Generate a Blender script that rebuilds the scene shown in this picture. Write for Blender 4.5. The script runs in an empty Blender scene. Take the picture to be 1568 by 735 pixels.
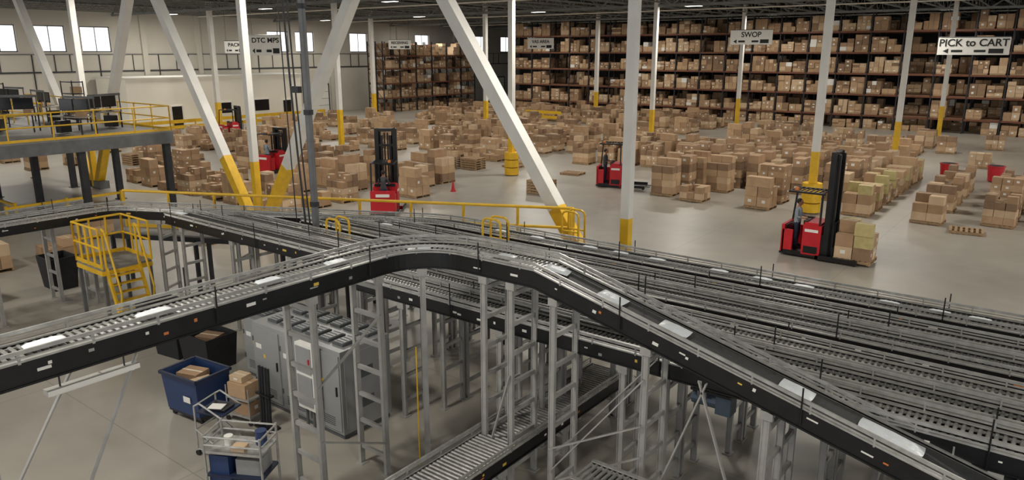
import bpy, math, random
from mathutils import Vector, Matrix
random.seed(7)
R = random.Random(11)
D = bpy.data
scene = bpy.context.scene
COL = scene.collection
try:
    scene.view_settings.view_transform = 'Standard'
except Exception: pass

# ------------------------------------------------------------ materials
def lin(c):
    return tuple(((x/255)/12.92 if x/255 <= .04045 else ((x/255+.055)/1.055)**2.4) for x in c)
def mat(name, rgb, rough=.6, metal=0., scale=6., amt=.12, bump=0., emit=0.):
    m = D.materials.new(name); m.use_nodes = True
    nt = m.node_tree; b = nt.nodes['Principled BSDF']
    b.inputs['Roughness'].default_value = rough
    b.inputs['Metallic'].default_value = metal
    c = lin(rgb)
    tc = nt.nodes.new('ShaderNodeTexCoord')
    n = nt.nodes.new('ShaderNodeTexNoise'); n.inputs['Scale'].default_value = scale
    n.inputs['Detail'].default_value = 4
    nt.links.new(tc.outputs['Object'], n.inputs['Vector'])
    r = nt.nodes.new('ShaderNodeValToRGB')
    r.color_ramp.elements[0].position = .3; r.color_ramp.elements[1].position = .7
    r.color_ramp.elements[0].color = (*[max(0, x*(1-amt)) for x in c], 1)
    r.color_ramp.elements[1].color = (*[min(1, x*(1+amt)) for x in c], 1)
    nt.links.new(n.outputs['Fac'], r.inputs['Fac'])
    nt.links.new(r.outputs['Color'], b.inputs['Base Color'])
    if bump:
        bp = nt.nodes.new('ShaderNodeBump'); bp.inputs['Strength'].default_value = bump
        bp.inputs['Distance'].default_value = .02
        nt.links.new(n.outputs['Fac'], bp.inputs['Height']); nt.links.new(bp.outputs['Normal'], b.inputs['Normal'])
    if emit:
        b.inputs['Emission Color'].default_value = (*c, 1)
        b.inputs['Emission Strength'].default_value = emit
    return m
M = {}
M['black'] = mat('black_painted_steel', (24, 24, 25), .38, .2, 5, .3)
M['blackmatte'] = mat('black_rubber', (24, 24, 26), .8, 0, 8, .3)
M['belt'] = mat('belt_rubber', (60, 61, 61), .6, 0, 20, .2)
M['alu'] = mat('galvanised_rail', (174, 173, 168), .38, .45, 9, .18)
M['roller'] = mat('steel_roller', (168, 167, 163), .33, .5, 12, .2)
M['rollerdk'] = mat('dark_steel_roller', (120, 119, 117), .4, .4, 12, .2)
M['legs'] = mat('grey_painted_channel', (160, 158, 153), .5, .1, 4, .12)
M['greysteel'] = mat('grey_structural_steel', (104, 105, 105), .5, .3, 3, .15)
M['darksteel'] = mat('dark_structural_steel', (50, 51, 54), .55, .3, 3, .2)
M['cab'] = mat('grey_cabinet_enamel', (148, 149, 147), .4, .1, 2, .06)
M['cabdk'] = mat('cabinet_vent_dark', (84, 87, 88), .5, .1, 6, .1)
M['white'] = mat('white_column_paint', (218, 215, 207), .55, 0, 1.5, .06)
M['yellow'] = mat('safety_yellow_paint', (222, 176, 32), .45, 0, 4, .12)
M['red'] = mat('truck_red_paint', (184, 24, 36), .42, 0, 3, .1)
M['redbin'] = mat('red_plastic', (186, 30, 42), .45, 0, 3, .1)
M['lip'] = mat('lip_tone', (140, 78, 66), .6, 0, 3, .05)
M['bag'] = mat('white_polybag', (226, 231, 233), .35, 0, 14, .05, .3)
M['lab_w'] = mat('white_label', (222, 220, 212), .6, 0, 5, .03)
M['lab_y'] = mat('yellow_label', (214, 180, 74), .6, 0, 5, .05)
M['lab_o'] = mat('orange_label', (196, 112, 50), .6, 0, 5, .05)
M['c1'] = mat('cardboard_tan', (180, 149, 115), .8, 0, 3, .12)
M['c2'] = mat('cardboard_brown', (161, 130, 99), .8, 0, 3, .12)
M['c3'] = mat('cardboard_light', (196, 169, 136), .8, 0, 3, .1)
M['c4'] = mat('cardboard_dark', (135, 108, 83), .8, 0, 3, .14)
M['cg'] = mat('printed_cardboard', (178, 164, 112), .75, 0, 4, .15)
M['tape'] = mat('packing_tape', (204, 186, 158), .35, 0, 5, .05)
M['wood'] = mat('pallet_wood', (156, 128, 96), .85, 0, 9, .25, .3)
M['orange'] = mat('rack_brown_beam', (108, 64, 43), .6, .1, 3, .2)
M['rackup'] = mat('rack_upright_steel', (40, 38, 42), .55, .2, 3, .2)
M['blue'] = mat('blue_plastic', (32, 54, 94), .45, 0, 3, .12)
M['bluedk'] = mat('dark_blue_plastic', (26, 36, 62), .5, 0, 3, .12)
M['screen'] = mat('monitor_screen', (18, 20, 24), .2, 0, 3, .1)
M['desk'] = mat('desk_laminate', (150, 142, 128), .5, 0, 4, .1)
M['skin'] = mat('skin', (150, 104, 80), .6, 0, 8, .08)
M['hair'] = mat('hair_dark', (28, 22, 20), .7, 0, 30, .3)
M['shirt'] = mat('grey_shirt', (128, 138, 144), .85, 0, 14, .1)
M['jeans'] = mat('dark_jeans', (38, 46, 66), .85, 0, 20, .15)
M['hivis'] = mat('dark_work_shirt', (60, 60, 66), .75, 0, 14, .1)
M['wall'] = mat('wall_beige_paint', (192, 186, 173), .8, 0, .35, .05)
M['wallN'] = mat('wall_north_shade', (58, 55, 52), .8, 0, .5, .1)  # darkness behind the racks put into the north wall colour
M['office'] = mat('office_white_paint', (236, 231, 216), .7, 0, .5, .03)
M['darkopen'] = mat('dark_glazing', (22, 24, 28), .15, 0, 2, .1)
M['deck'] = mat('ceiling_deck_steel', (56, 56, 53), .8, 0, 1, .12)
M['joist'] = mat('roof_joist_paint', (128, 130, 126), .7, .1, 2, .15)
M['floordeck'] = mat('mezzanine_deck', (130, 128, 122), .6, .1, 3, .12)
M['lamp'] = mat('lamp_diffuser', (255, 250, 240), .5, 0, 2, 0, 0, 5)
M['motor'] = mat('motor_blue_grey', (70, 84, 96), .45, .3, 5, .1)
M['ink'] = mat('sign_ink', (24, 28, 24), .7, 0, 5, .1)
M['concrete'] = mat('polished', (1, 1, 1))

def floor_mat():
    m = M['concrete']; m.name = 'polished_concrete'
    nt = m.node_tree; b = nt.nodes['Principled BSDF']
    for n in list(nt.nodes):
        if n.type not in ('BSDF_PRINCIPLED', 'OUTPUT_MATERIAL'): nt.nodes.remove(n)
    tc = nt.nodes.new('ShaderNodeTexCoord')
    n1 = nt.nodes.new('ShaderNodeTexNoise'); n1.inputs['Scale'].default_value = .16; n1.inputs['Detail'].default_value = 6
    n2 = nt.nodes.new('ShaderNodeTexNoise'); n2.inputs['Scale'].default_value = 1.1; n2.inputs['Detail'].default_value = 5
    nt.links.new(tc.outputs['Object'], n1.inputs['Vector']); nt.links.new(tc.outputs['Object'], n2.inputs['Vector'])
    r = nt.nodes.new('ShaderNodeValToRGB')
    r.color_ramp.elements[0].position = .3; r.color_ramp.elements[1].position = .7
    r.color_ramp.elements[0].color = (*lin((148, 142, 132)), 1); r.color_ramp.elements[1].color = (*lin((168, 162, 150)), 1)
    nt.links.new(n1.outputs['Fac'], r.inputs['Fac'])
    mx = nt.nodes.new('ShaderNodeMix'); mx.data_type = 'RGBA'; mx.blend_type = 'OVERLAY'; mx.inputs[0].default_value = .15
    nt.links.new(r.outputs['Color'], mx.inputs[6]); nt.links.new(n2.outputs['Fac'], mx.inputs[7])
    br = nt.nodes.new('ShaderNodeTexBrick'); br.offset = 0
    br.inputs['Scale'].default_value = 1; br.inputs['Brick Width'].default_value = 5.6; br.inputs['Row Height'].default_value = 5.6
    br.inputs['Mortar Size'].default_value = .01; br.inputs['Mortar Smooth'].default_value = .2
    br.inputs['Color1'].default_value = (1, 1, 1, 1); br.inputs['Color2'].default_value = (1, 1, 1, 1); br.inputs['Mortar'].default_value = (.68, .68, .68, 1)
    nt.links.new(tc.outputs['Object'], br.inputs['Vector'])
    m2 = nt.nodes.new('ShaderNodeMix'); m2.data_type = 'RGBA'; m2.blend_type = 'MULTIPLY'; m2.inputs[0].default_value = 1
    nt.links.new(mx.outputs[2], m2.inputs[6]); nt.links.new(br.outputs['Color'], m2.inputs[7])
    nt.links.new(m2.outputs[2], b.inputs['Base Color'])
    b.inputs['Roughness'].default_value = .36
floor_mat()

# ------------------------------------------------------------ mesh builder
class MB:
    def __init__(s): s.v = []; s.f = []; s.m = []; s.mats = []
    def mi(s, k):
        if k not in s.mats: s.mats.append(k)
        return s.mats.index(k)
    def add(s, vs, fs, k):
        o = len(s.v); i = s.mi(k)
        s.v.extend([tuple(p) for p in vs])
        for f in fs: s.f.append(tuple(a+o for a in f)); s.m.append(i)
    BF = [(0, 3, 2, 1), (4, 5, 6, 7), (0, 1, 5, 4), (1, 2, 6, 5), (2, 3, 7, 6), (3, 0, 4, 7)]
    def box(s, c, d, k, rz=0.):
        hx, hy, hz = d[0]/2, d[1]/2, d[2]/2
        ca, sa = math.cos(rz), math.sin(rz)
        vs = []
        for z in (-hz, hz):
            for x, y in ((-hx, -hy), (hx, -hy), (hx, hy), (-hx, hy)):
                vs.append((c[0]+x*ca-y*sa, c[1]+x*sa+y*ca, c[2]+z))
        s.add(vs, s.BF, k)
    def bb(s, x0, x1, y0, y1, z0, z1, k):
        s.box(((x0+x1)/2, (y0+y1)/2, (z0+z1)/2), (x1-x0, y1-y0, z1-z0), k)
    def beam(s, p, q, w, h, k):
        p = Vector(p); q = Vector(q); t = (q-p)
        if t.length < 1e-6: return
        t.normalize()
        up = Vector((0, 0, 1)) if abs(t.z) < .95 else Vector((1, 0, 0))
        a = t.cross(up).normalized(); b = a.cross(t).normalized()
        vs = []
        for c in (p, q):
            for i, j in ((-1, -1), (1, -1), (1, 1), (-1, 1)):
                vs.append(c+a*(i*w/2)+b*(j*h/2))
        s.add(vs, s.BF, k)
    def cyl(s, p, q, r, k, n=8, r2=None):
        p = Vector(p); q = Vector(q); t = (q-p).normalized()
        up = Vector((0, 0, 1)) if abs(t.z) < .95 else Vector((1, 0, 0))
        a = t.cross(up).normalized(); b = a.cross(t)
        r2 = r if r2 is None else r2
        vs = [c+a*(rr*math.cos(2*math.pi*i/n))+b*(rr*math.sin(2*math.pi*i/n)) for c, rr in ((p, r), (q, r2)) for i in range(n)]
        fs = [(i, (i+1) % n, n+(i+1) % n, n+i) for i in range(n)]
        fs += [tuple(range(n-1, -1, -1)), tuple(range(n, 2*n))]
        s.add(vs, fs, k)
    def tube(s, pts, r, k, n=8):
        for a, b in zip(pts, pts[1:]): s.cyl(a, b, r, k, n)
    def sweep(s, path, off, dz, w, h, k):
        path = [Vector(p) for p in path]; N = len(path); vs = []
        for i, p in enumerate(path):
            a = (path[i]-path[i-1]) if i > 0 else (path[1]-path[0])
            b = (path[i+1]-path[i]) if i < N-1 else a
            a = Vector((a.x, a.y, 0)).normalized(); b = Vector((b.x, b.y, 0)).normalized()
            t = (a+b).normalized(); nrm = Vector((-t.y, t.x, 0)); sc = 1/max(.3, t.dot(a))
            for o, z in ((off-w/2, dz-h/2), (off+w/2, dz-h/2), (off+w/2, dz+h/2), (off-w/2, dz+h/2)):
                vs.append(p+nrm*(o*sc)+Vector((0, 0, z)))
        fs = [(3, 2, 1, 0), tuple(range(4*N-4, 4*N))]
        for i in range(N-1):
            for j in range(4):
                fs.append((4*i+j, 4*i+(j+1) % 4, 4*i+4+(j+1) % 4, 4*i+4+j))
        s.add(vs, fs, k)
    def ell(s, c, r, k, n=12, m=8):
        vs = [(c[0], c[1], c[2]-r[2])]; fs = []
        for j in range(1, m):
            ph = -math.pi/2+math.pi*j/m
            for i in range(n):
                th = 2*math.pi*i/n
                vs.append((c[0]+r[0]*math.cos(ph)*math.cos(th), c[1]+r[1]*math.cos(ph)*math.sin(th), c[2]+r[2]*math.sin(ph)))
        vs.append((c[0], c[1], c[2]+r[2])); L = len(vs)-1
        for i in range(n):
            fs.append((0, 1+(i+1) % n, 1+i)); fs.append((L, 1+(m-2)*n+i, 1+(m-2)*n+(i+1) % n))
            for j in range(m-2):
                a = 1+j*n; fs.append((a+i, a+(i+1) % n, a+n+(i+1) % n, a+n+i))
        s.add(vs, fs, k)
    def mesh(s, name, smooth=False):
        me = D.meshes.new(name); me.from_pydata(s.v, [], s.f)
        for k in s.mats: me.materials.append(M[k])
        me.polygons.foreach_set('material_index', s.m)
        if smooth: me.polygons.foreach_set('use_smooth', [True]*len(s.f))
        me.update(); return me
    def obj(s, name, loc=(0, 0, 0), rz=0., smooth=False, parent=None, bevel=0):
        o = D.objects.new(name, s.mesh(name, smooth))
        if parent: o.parent = parent
        else: o.location = loc; o.rotation_euler = (0, 0, rz)
        COL.objects.link(o)
        if bevel:
            bm = o.modifiers.new('bevel', 'BEVEL'); bm.width = bevel; bm.segments = 2; bm.limit_method = 'ANGLE'
        return o
def inst(name, me, loc, rz=0.):
    o = D.objects.new(name, me); o.location = loc; o.rotation_euler = (0, 0, rz); COL.objects.link(o); return o

# ------------------------------------------------------------ room shell
XW, YN, ZC = -73., 97., 12.
b = MB(); b.bb(XW, 45, -25, YN, -.2, 0, 'concrete'); b.obj('floor')
b = MB(); b.bb(XW, 45, -25, YN, ZC, ZC+.3, 'deck'); b.obj('ceiling')
wins = [(19.4, 22), (23.2, 25.8), (27.1, 29.7), (31, 33.6), (50.5, 53.3), (54.2, 56.8), (62.2, 65), (73.5, 76.2), (86, 88.8), (92, 94.8)]
b = MB(); z0, z1 = 7.0, 9.25
b.bb(XW-.3, XW, -25, YN, 0, z0, 'wall'); b.bb(XW-.3, XW, -25, YN, z1, ZC, 'wall')
y = -25
for a, c in wins: b.bb(XW-.3, XW, y, a, z0, z1, 'wall'); y = c
b.bb(XW-.3, XW, y, YN, z0, z1, 'wall')
b.obj('wall_west')
b = MB()
for i in range(18):
    yy = 3+i*5.6
    if not any(a-.4 < yy < c+.4 for a, c in wins): b.bb(XW, XW+.25, yy-.25, yy+.25, .15, ZC, 'wall')
    b.bb(XW, XW+.08, yy+1.3, yy+1.38, .15, 6.8, 'darksteel'); b.bb(XW, XW+.07, yy+3.1, yy+3.16, 5.3, 6.8, 'darksteel')
    b.bb(XW, XW+.07, yy+4.4, yy+4.46, 5.3, 6.8, 'darksteel')
b.bb(XW, XW+.12, -20, YN, 5.2, 5.32, 'darksteel'); b.bb(XW, XW+.1, -20, YN, 6.75, 6.83, 'greysteel')
b.obj('trim_1')
for i, (a, c) in enumerate(wins):
    w = MB(); x = XW-.15
    w.bb(x-.05, x+.05, a, c, z0, z0+.08, 'darksteel'); w.bb(x-.05, x+.05, a, c, z1-.08, z1, 'darksteel')
    for yy in (a+.04, (a+c)/2, c-.04): w.bb(x-.03, x+.03, yy-.03, yy+.03, z0+.08, z1-.08, 'greysteel')
    w.obj('window_%d' % (i+1))
b = MB(); b.bb(XW, 45, YN, YN+.3, 0, ZC, 'wallN'); b.obj('wall_north')
b = MB(); b.bb(XW+.01, XW+.1, -25, 30, 0, .15, 'greysteel'); b.obj('baseboard_west')
for i, (a, c, k) in enumerate([(56, 58.2, 'lab_w'), (67.5, 69, 'lab_w'), (77, 80, 'darkopen'), (90, 92.4, 'lab_w')]):
    w = MB(); w.bb(XW+.27, XW+.32, a, c, 0, 3.2, k)
    w.bb(XW+.27, XW+.36, a-.12, a, 0, 3.3, 'darksteel'); w.bb(XW+.27, XW+.36, c, c+.12, 0, 3.3, 'darksteel'); w.bb(XW+.27, XW+.36, a-.12, c+.12, 3.2, 3.35, 'darksteel')
    for z in (.8, 1.6, 2.4): w.bb(XW+.32, XW+.33, a, c, z-.02, z+.02, 'greysteel')
    w.obj('door_%d' % (i+1))

# roof joists
b = MB()
for i in range(33):
    x = XW+1+i*2.55
    b.bb(x-.06, x+.06, 14, YN-.2, 11.35, 11.47, 'joist'); b.bb(x-.05, x+.05, 14, YN-.2, 10.5, 10.6, 'joist')
    y = 14; up = False
    while y < YN-1.2:
        b.beam((x, y, 11.4 if up else 10.55), (x, y+1.1, 10.55 if up else 11.4), .05, .05, 'joist'); y += 1.1; up = not up
for y in (17, 34, 51.5, 69, 86):
    b.bb(XW, 12, y-.12, y+.12, 11.25, 11.5, 'joist'); b.bb(XW, 12, y-.1, y+.1, 10.2, 10.38, 'joist')
    x = XW; up = False
    while x < 11:
        b.beam((x, y, 11.35 if up else 10.3), (x+1.5, y, 10.3 if up else 11.35), .1, .1, 'joist'); x += 1.5; up = not up
for k in range(7):
    x = -66+k*11; b.cyl((x, 10, 10.85), (x, YN-.5, 10.85), .09, 'darksteel', 8)
for y in (42, 60, 78): b.cyl((XW+1, y, 10.42), (12, y, 10.42), .05, 'office', 8)
b.obj('roof_joist_structure')

# ------------------------------------------------------------ columns and braces
def column(x, y, w=.27, guard=False):
    c = MB(); k = 'white'
    c.bb(-w/2, w/2, -w/2, w/2, 0, 2.75, 'yellow'); c.bb(-w/2, w/2, -w/2, w/2, 2.75, 11.3, k)
    c.bb(-w/2-.12, w/2+.12, -w/2-.12, w/2+.12, 0, .05, 'greysteel')
    c.bb(-w/2-.1, w/2+.1, -w/2-.1, w/2+.1, 11.2, 11.3, 'greysteel')
    if guard:
        for i in range(3): c.cyl((0, 0, .05+i*.45), (0, 0, .45+i*.45), .42, 'yellow', 16)
    return c.obj('steel_column', (x, y, 0))
for x, y, w, g in [(-9.2, 16.9, .24, 0), (-26.1, 17.0, .26, 0), (-41.5, 17.35, .28, 0), (-9.2, 33.9, .3, 1), (-26.2, 34, .3, 1),
                (-45, 37, .32, 0), (-9.3, 52, .32, 0), (-26.2, 51.5, .3, 0), (-43, 52, .32, 0), (-60, 54, .36, 0), (-26.2, 69, .32, 0),
                (-43, 71, .36, 0), (-60, 36, .36, 0), (-9.3, 69, .32, 0)]:
    column(x, y, w, guard=g)
def brace(xb, xt, yb, side):
    c = MB(); p = Vector((xb, yb, .25)); q = Vector((xt, yb, 11.2))
    t = (2.75-.25)/(11.2-.25); m = p.lerp(q, t)
    c.beam(p, m, .36, .38, 'yellow'); c.beam(m, q, .36, .38, 'white')
    c.bb(min(xb, xb+side*.5)-.1, max(xb, xb+side*.5)+.1, yb-.25, yb+.25, 0, .4, 'greysteel')
    c.obj('diagonal_brace')
brace(-9.65, -17.4, 16.9, -1); brace(-25.65, -18.0, 17.0, 1); brace(-26.55, -33.6, 17.0, -1)
brace(-41.05, -34.4, 17.35, 1); brace(-41.95, -49, 17.35, -1)
b = MB(); b.cyl((-15.2, 11.52, 0), (-15.2, 11.52, 11.3), .09, 'greysteel', 14)
b.cyl((-15.2, 11.52, 0), (-15.2, 11.52, .03), .2, 'greysteel', 14)
for z in (3.2, 5.5, 8): b.cyl((-15.2, 11.52, z), (-15.2, 11.52, z+.12), .12, 'darksteel', 14)
b.obj('conduit_pole')
b = MB()
for (x, y, zb, r) in [(-15.75, 11.5, 2.5, .022), (-15.95, 11.52, 2.4, .028), (-16.1, 11.5, 2.6, .016)]:
    pts = [(x, y, 11)]
    for i in range(1, 9):
        f = i/8; pts.append((x+.35*f*f*(1 if r > .02 else .4), y, 11-(11-zb)*f))
    b.tube(pts, r, 'black', 6)
b.box((-15.6, 11.5, 6.1), (.3, .12, .16), 'black')
b.obj('hanging_power_cables')

# ------------------------------------------------------------ conveyors
def rounded(pts, Rd, seg=14):
    pts = [Vector(p) for p in pts]; out = [pts[0]]
    for i in range(1, len(pts)-1):
        r = Rd[i-1]; a, p, c = pts[i-1], pts[i], pts[i+1]
        d1 = (a-p); d2 = (c-p)
        if r <= 0: out.append(p); continue
        u1 = d1.normalized(); u2 = d2.normalized()
        ang = u1.angle(u2); T = r/math.tan(ang/2)
        p1 = p+u1*T; p2 = p+u2*T; cen = p+(u1+u2).normalized()*(r/math.sin(ang/2))
        v1 = p1-cen; v2 = p2-cen; w = v1.angle(v2)
        for j in range(seg+1):
            f = j/seg
            out.append(cen+(v1*math.sin((1-f)*w)+v2*math.sin(f*w))/math.sin(w))
    out.append(pts[-1]); return out
def walk(path, step, start=0.):
    d = start; res = []; acc = 0
    for a, c in zip(path, path[1:]):
        L = (c-a).length
        while d <= acc+L:
            res.append((a.lerp(c, (d-acc)/L), (c-a).normalized())); d += step
        acc += L
    return res
def support(b, p, t, w, zt, k='legs', rung=.5, pw=.085):
    n = Vector((-t.y, t.x, 0)).normalized(); tt = Vector((t.x, t.y, 0)).normalized()
    P = [Vector((p.x, p.y, 0))+n*(sg*(w/2-.02)) for sg in (-1, 1)]
    rz = math.atan2(n.y, n.x)
    for q in P:
        b.box((q.x, q.y, zt/2), (.03, pw, zt), k, rz)
        for s2 in (-1, 1):
            q2 = q+tt*(s2*pw/2); b.box((q2.x, q2.y, zt/2), (.06, .012, zt), k, rz)
        b.box((q.x, q.y, .01), (.16, .16, .02), k, rz)
        b.box((q.x, q.y, zt-.06), (.07, .16, .12), k, rz)
    z = .35
    while z < zt-.1:
        a = P[0]+Vector((0, 0, z)); c = P[1]+Vector((0, 0, z)); b.beam(a, c, .05, .07, k); z += rung
def conveyor(name, path, w=.62, rp=.085, beltfrom=None, supp=2.4, sstart=1.0, kroll='roller', rails=True, stick=.65, supps=None, slat=.24, rods=3.1, rseed=1, mid=False):
    rr = random.Random(rseed)
    b = MB()
    for sg in (-1, 1):
        b.sweep(path, sg*w/2, .02-slat/2, .035, slat, 'black')
        b.sweep(path, sg*(w/2+.02), .02-slat+.012, .03, .024, 'black')
        b.sweep(path, sg*w/2, .03, .065, .02, 'alu')
        b.sweep(path, sg*(w/2-.045), -.02, .03, .03, 'alu')
        if rails:
            b.sweep(path, sg*(w/2+.02), .135, .025, .045, 'alu')
            b.sweep(path, sg*(w/2+.03), .075, .014, .02, 'alu')
    if mid: b.sweep(path, 0, .02, .03, .02, 'alu'); b.sweep(path, w*.2, .018, .02, .02, 'black')
    for p, t in walk(path, rp):
        n = Vector((-t.y, t.x, 0)).normalized()
        if beltfrom is not None and p.x > beltfrom: continue
        c = p-Vector((0, 0, .015))
        b.cyl(c-n*(w/2-.02), c+n*(w/2-.02), .027, kroll, 7)
    if beltfrom is not None:
        bp = [p for p in path if p.x > beltfrom+.01]
        for a, c in zip(path, path[1:]):
            if a.x <= beltfrom <= c.x and c.x-a.x > 1e-4: bp = [a.lerp(c, (beltfrom-a.x)/(c.x-a.x))]+bp; break
        b.sweep(bp, 0, 0, w-.14, .02, 'belt')
        b.sweep(bp, 0, -.12, w-.1, .02, 'black')
    for i, (p, t) in enumerate(walk(path, .75, .3)):
        n = Vector((-t.y, t.x, 0)).normalized()
        for sg in (-1, 1):
            q = p+n*(sg*(w/2+.012))
            if rails: b.beam(q, q+Vector((0, 0, .14)), .03, .02, 'alu')
        q = p-Vector((0, 0, .19)); b.beam(q-n*(w/2), q+n*(w/2), .04, .03, 'black')
        for rep in range(2):
            if rr.random() < stick:
                for sg in (-1, 1):
                    k = rr.choice(['lab_w', 'lab_w', 'lab_y', 'lab_o', 'lab_w', 'alu']); s = rr.choice([.02, .03, .045, .07])
                    q = p+n*(sg*(w/2+.0195))+Vector((0, 0, rr.uniform(-.14, -.06)))+t*rr.uniform(-.3, .3)
                    b.beam(q-t*s, q+t*s, .003, rr.choice([.02, .035, .045]), k)
    if rods:
        for p, t in walk(path, rods, 1.1):
            n = Vector((-t.y, t.x, 0)).normalized(); q = p+n*(w/2+.05)
            b.cyl(q+Vector((0, 0, -.2)), q+Vector((0, 0, .42)), .011, 'black', 6)
            q = p-n*(w/2+.05)
            b.cyl(q+Vector((0, 0, -.2)), q+Vector((0, 0, .3)), .011, 'black', 6)
    sp = supps if supps is not None else [(p, t) for p, t in walk(path, supp, sstart)]
    for p, t in sp: support(b, p, t, w+.04, p.z-slat+.02)
    return b.obj(name)

Z = 2.6
front = rounded([(-8.85, -1.5, 3.8), (-8.85, 8.93, 3.8), (-6.2, 8.93, 3.8), (1.3, 8.93, 1.93), (4.5, 8.93, 1.93)], [1.2, 0, 0])
tY = Vector((0, 1, 0)); tX = Vector((1, 0, 0))
def zf(x): return 3.8-.2493*max(0, x+6.2)
sup = [(Vector((-8.85, yy, 3.8)), tY) for yy in (-.4, 2.15, 6.3, 7.6)]
sup += [(Vector((-8.5, 8.55, 3.8)), Vector((.7, .7, 0)))]
sup += [(Vector((xx, 8.93, zf(xx))), tX) for xx in (-7.2, -6.65, -5.85, -4.3, -2.6, -.9, .9)]
fc = conveyor('roller_conveyor', front, w=.64, beltfrom=-6.0, supps=sup, rods=2.6, rseed=3, slat=.27, stick=.8)
c1 = rounded([(9, 14.05, Z), (-13.2, 14.05, Z), (-22, 9.6, Z), (-22, -2, Z)], [2.5, 1.0])
conveyor('roller_conveyor', c1, kroll='rollerdk', sstart=1.6, rseed=4)
conveyor('roller_conveyor', [Vector((-22.9, 9.3, Z)), Vector((-22.9, -2, Z))], kroll='rollerdk', sstart=1.2, rseed=44)
for i, (yy, xe) in enumerate([(12.8, -14.75), (12.1, -16.2), (10.95, -18.4), (10.25, -19.8), (9.55, -11.2)]):
    conveyor('roller_conveyor', [Vector((9, yy, Z)), Vector((xe, yy, Z))], w=.56, kroll='rollerdk' if i % 2 else 'roller', sstart=1.2+(i//2)*.4, rseed=5+i, rods=3.3+.2*i, mid=True)
conveyor('roller_conveyor', [Vector((-6.9, 3.6, .78)), Vector((-6.9, 12.2, .78))], w=.8, supp=1.8, rods=0, rseed=14)
conveyor('roller_conveyor', [Vector((-4.9, 8.0, 1.25)), Vector((7, 8.0, 1.25))], w=.55, supp=2.2, rods=0, rseed=15, rails=False)
b = MB()
for (p, q) in [((-8.52, 3.75, 3.53), (-8.52, 2.2, .5)), ((-9.18, 3.4, 3.53), (-9.18, 2.2, 1.6)), ((-8.52, 6.3, 2.1), (-8.52, 7.6, 2.9)),
               ((-8.52, 6.3, 1.2), (-8.52, 7.6, .6)), ((-5.85, 8.58, .6), (-4.3, 8.58, 2.6)), ((-5.85, 9.24, .9), (-4.3, 9.24, 2.8)),
               ((-5.85, 8.58, .4), (-4.3, 8.58, 1.4)), ((-4.3, 8.58, .2), (-3.4, 8.58, 2.8)), ((-2.6, 8.58, .2), (-3.5, 8.58, 2.8)),
               ((-2.6, 8.58, .3), (-.9, 8.58, 2.1)), ((-7.2, 8.58, .2), (-6.65, 8.58, 2.0)), ((-5.85, 8.55, 1.0), (-4.3, 8.55, 1.9))]:
    b.beam(p, q, .05, .02, 'legs')
b.obj('conveyor_cross_bracing', parent=fc)
b = MB(); b.bb(-8.6, -8.47, 2.75, 3.75, 3.36, 3.42, 'lab_w'); b.cyl((-8.53, 2.8, 3.35), (-8.53, 3.7, 3.35), .022, 'lab_w', 8)
for y in (2.9, 3.6): b.cyl((-8.53, y, 3.42), (-8.53, y, 3.55), .01, 'darksteel', 5)
b.obj('fluorescent_batten', parent=fc)
b = MB()
for x, yy in [(-3.9, 9.4), (-.5, 9.4), (-8, 10.1), (-12, 12)]:
    b.cyl((x, yy, 2.18), (x+.38, yy, 2.18), .11, 'motor', 14); b.box((x+.48, yy, 2.18), (.22, .24, .28), 'motor'); b.box((x+.18, yy-.1, 2.29), (.14, .12, .1), 'greysteel')
    b.box((x+.3, yy, 2.34), (.6, .3, .04), 'black')
b.obj('conveyor_drive_motors', parent=fc)

# polybags
def bagmesh(L, W, H, seed):
    r = random.Random(seed); nx, ny = 8, 6; vs = []; fs = []
    for side in (1, -1):
        for i in range(nx+1):
            for j in range(ny+1):
                u = i/nx*2-1; v = j/ny*2-1; e = (1-abs(u)**4)*(1-abs(v)**4)
                vs.append((u*L/2*(1-.03*v*v), v*W/2*(1-.03*u*u), H*.35+side*H*.5*(e**.4)*(1+r.uniform(-.16, .16))*(1 if side > 0 else .7)))
    K = (nx+1)*(ny+1)
    for i in range(nx):
        for j in range(ny):
            a = i*(ny+1)+j; fs.append((a, a+ny+1, a+ny+2, a+1)); fs.append((K+a, K+a+1, K+a+ny+2, K+a+ny+1))
    m = MB(); m.add(vs, fs, 'bag'); return m.mesh('parcel_bag', True)
BG = [bagmesh(.38, .27, .055, 1), bagmesh(.43, .28, .05, 2), bagmesh(.34, .22, .045, 3), bagmesh(.74, .28, .05, 4)]
sl = math.atan(.2493)
def bag(i, p, rz, ry=0):
    o = D.objects.new('polybag_parcel', BG[i]); o.location = p; o.rotation_euler = (0, ry, rz); COL.objects.link(o)
for yy, rz, i in [(2.93, 1.5, 1), (4.18, 1.6, 1), (5.84, 1.5, 0), (7.05, 1.45, 0)]: bag(i, (-8.85, yy, 3.825), rz)
bag(0, (-8.42, 8.42, 3.825), .8); bag(2, (-7.0, 8.93, 3.825), .05)
for x, i, rz in [(-6.0, 0, .3), (-5.03, 1, 0), (-4.04, 1, .05), (-2.36, 1, .02), (-1.25, 3, 0)]:
    bag(i, (x, 8.93, zf(x)+.03), rz, sl)
for x in [-11.2, -10.1, -8.6, -7.8, -6.9, -5.5, -4.6, -3.8, -2.3, -1.5, -.9, .2, .8, 1.7]:
    bag(2 if x > -3 else 0, (x, 14.05, Z+.025), 0)
bag(2, (-14, 12.8, Z+.035), .1); bag(2, (-9, 12.1, Z+.035), 0); bag(0, (-19.5, 10.25, Z+.035), 0)

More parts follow.
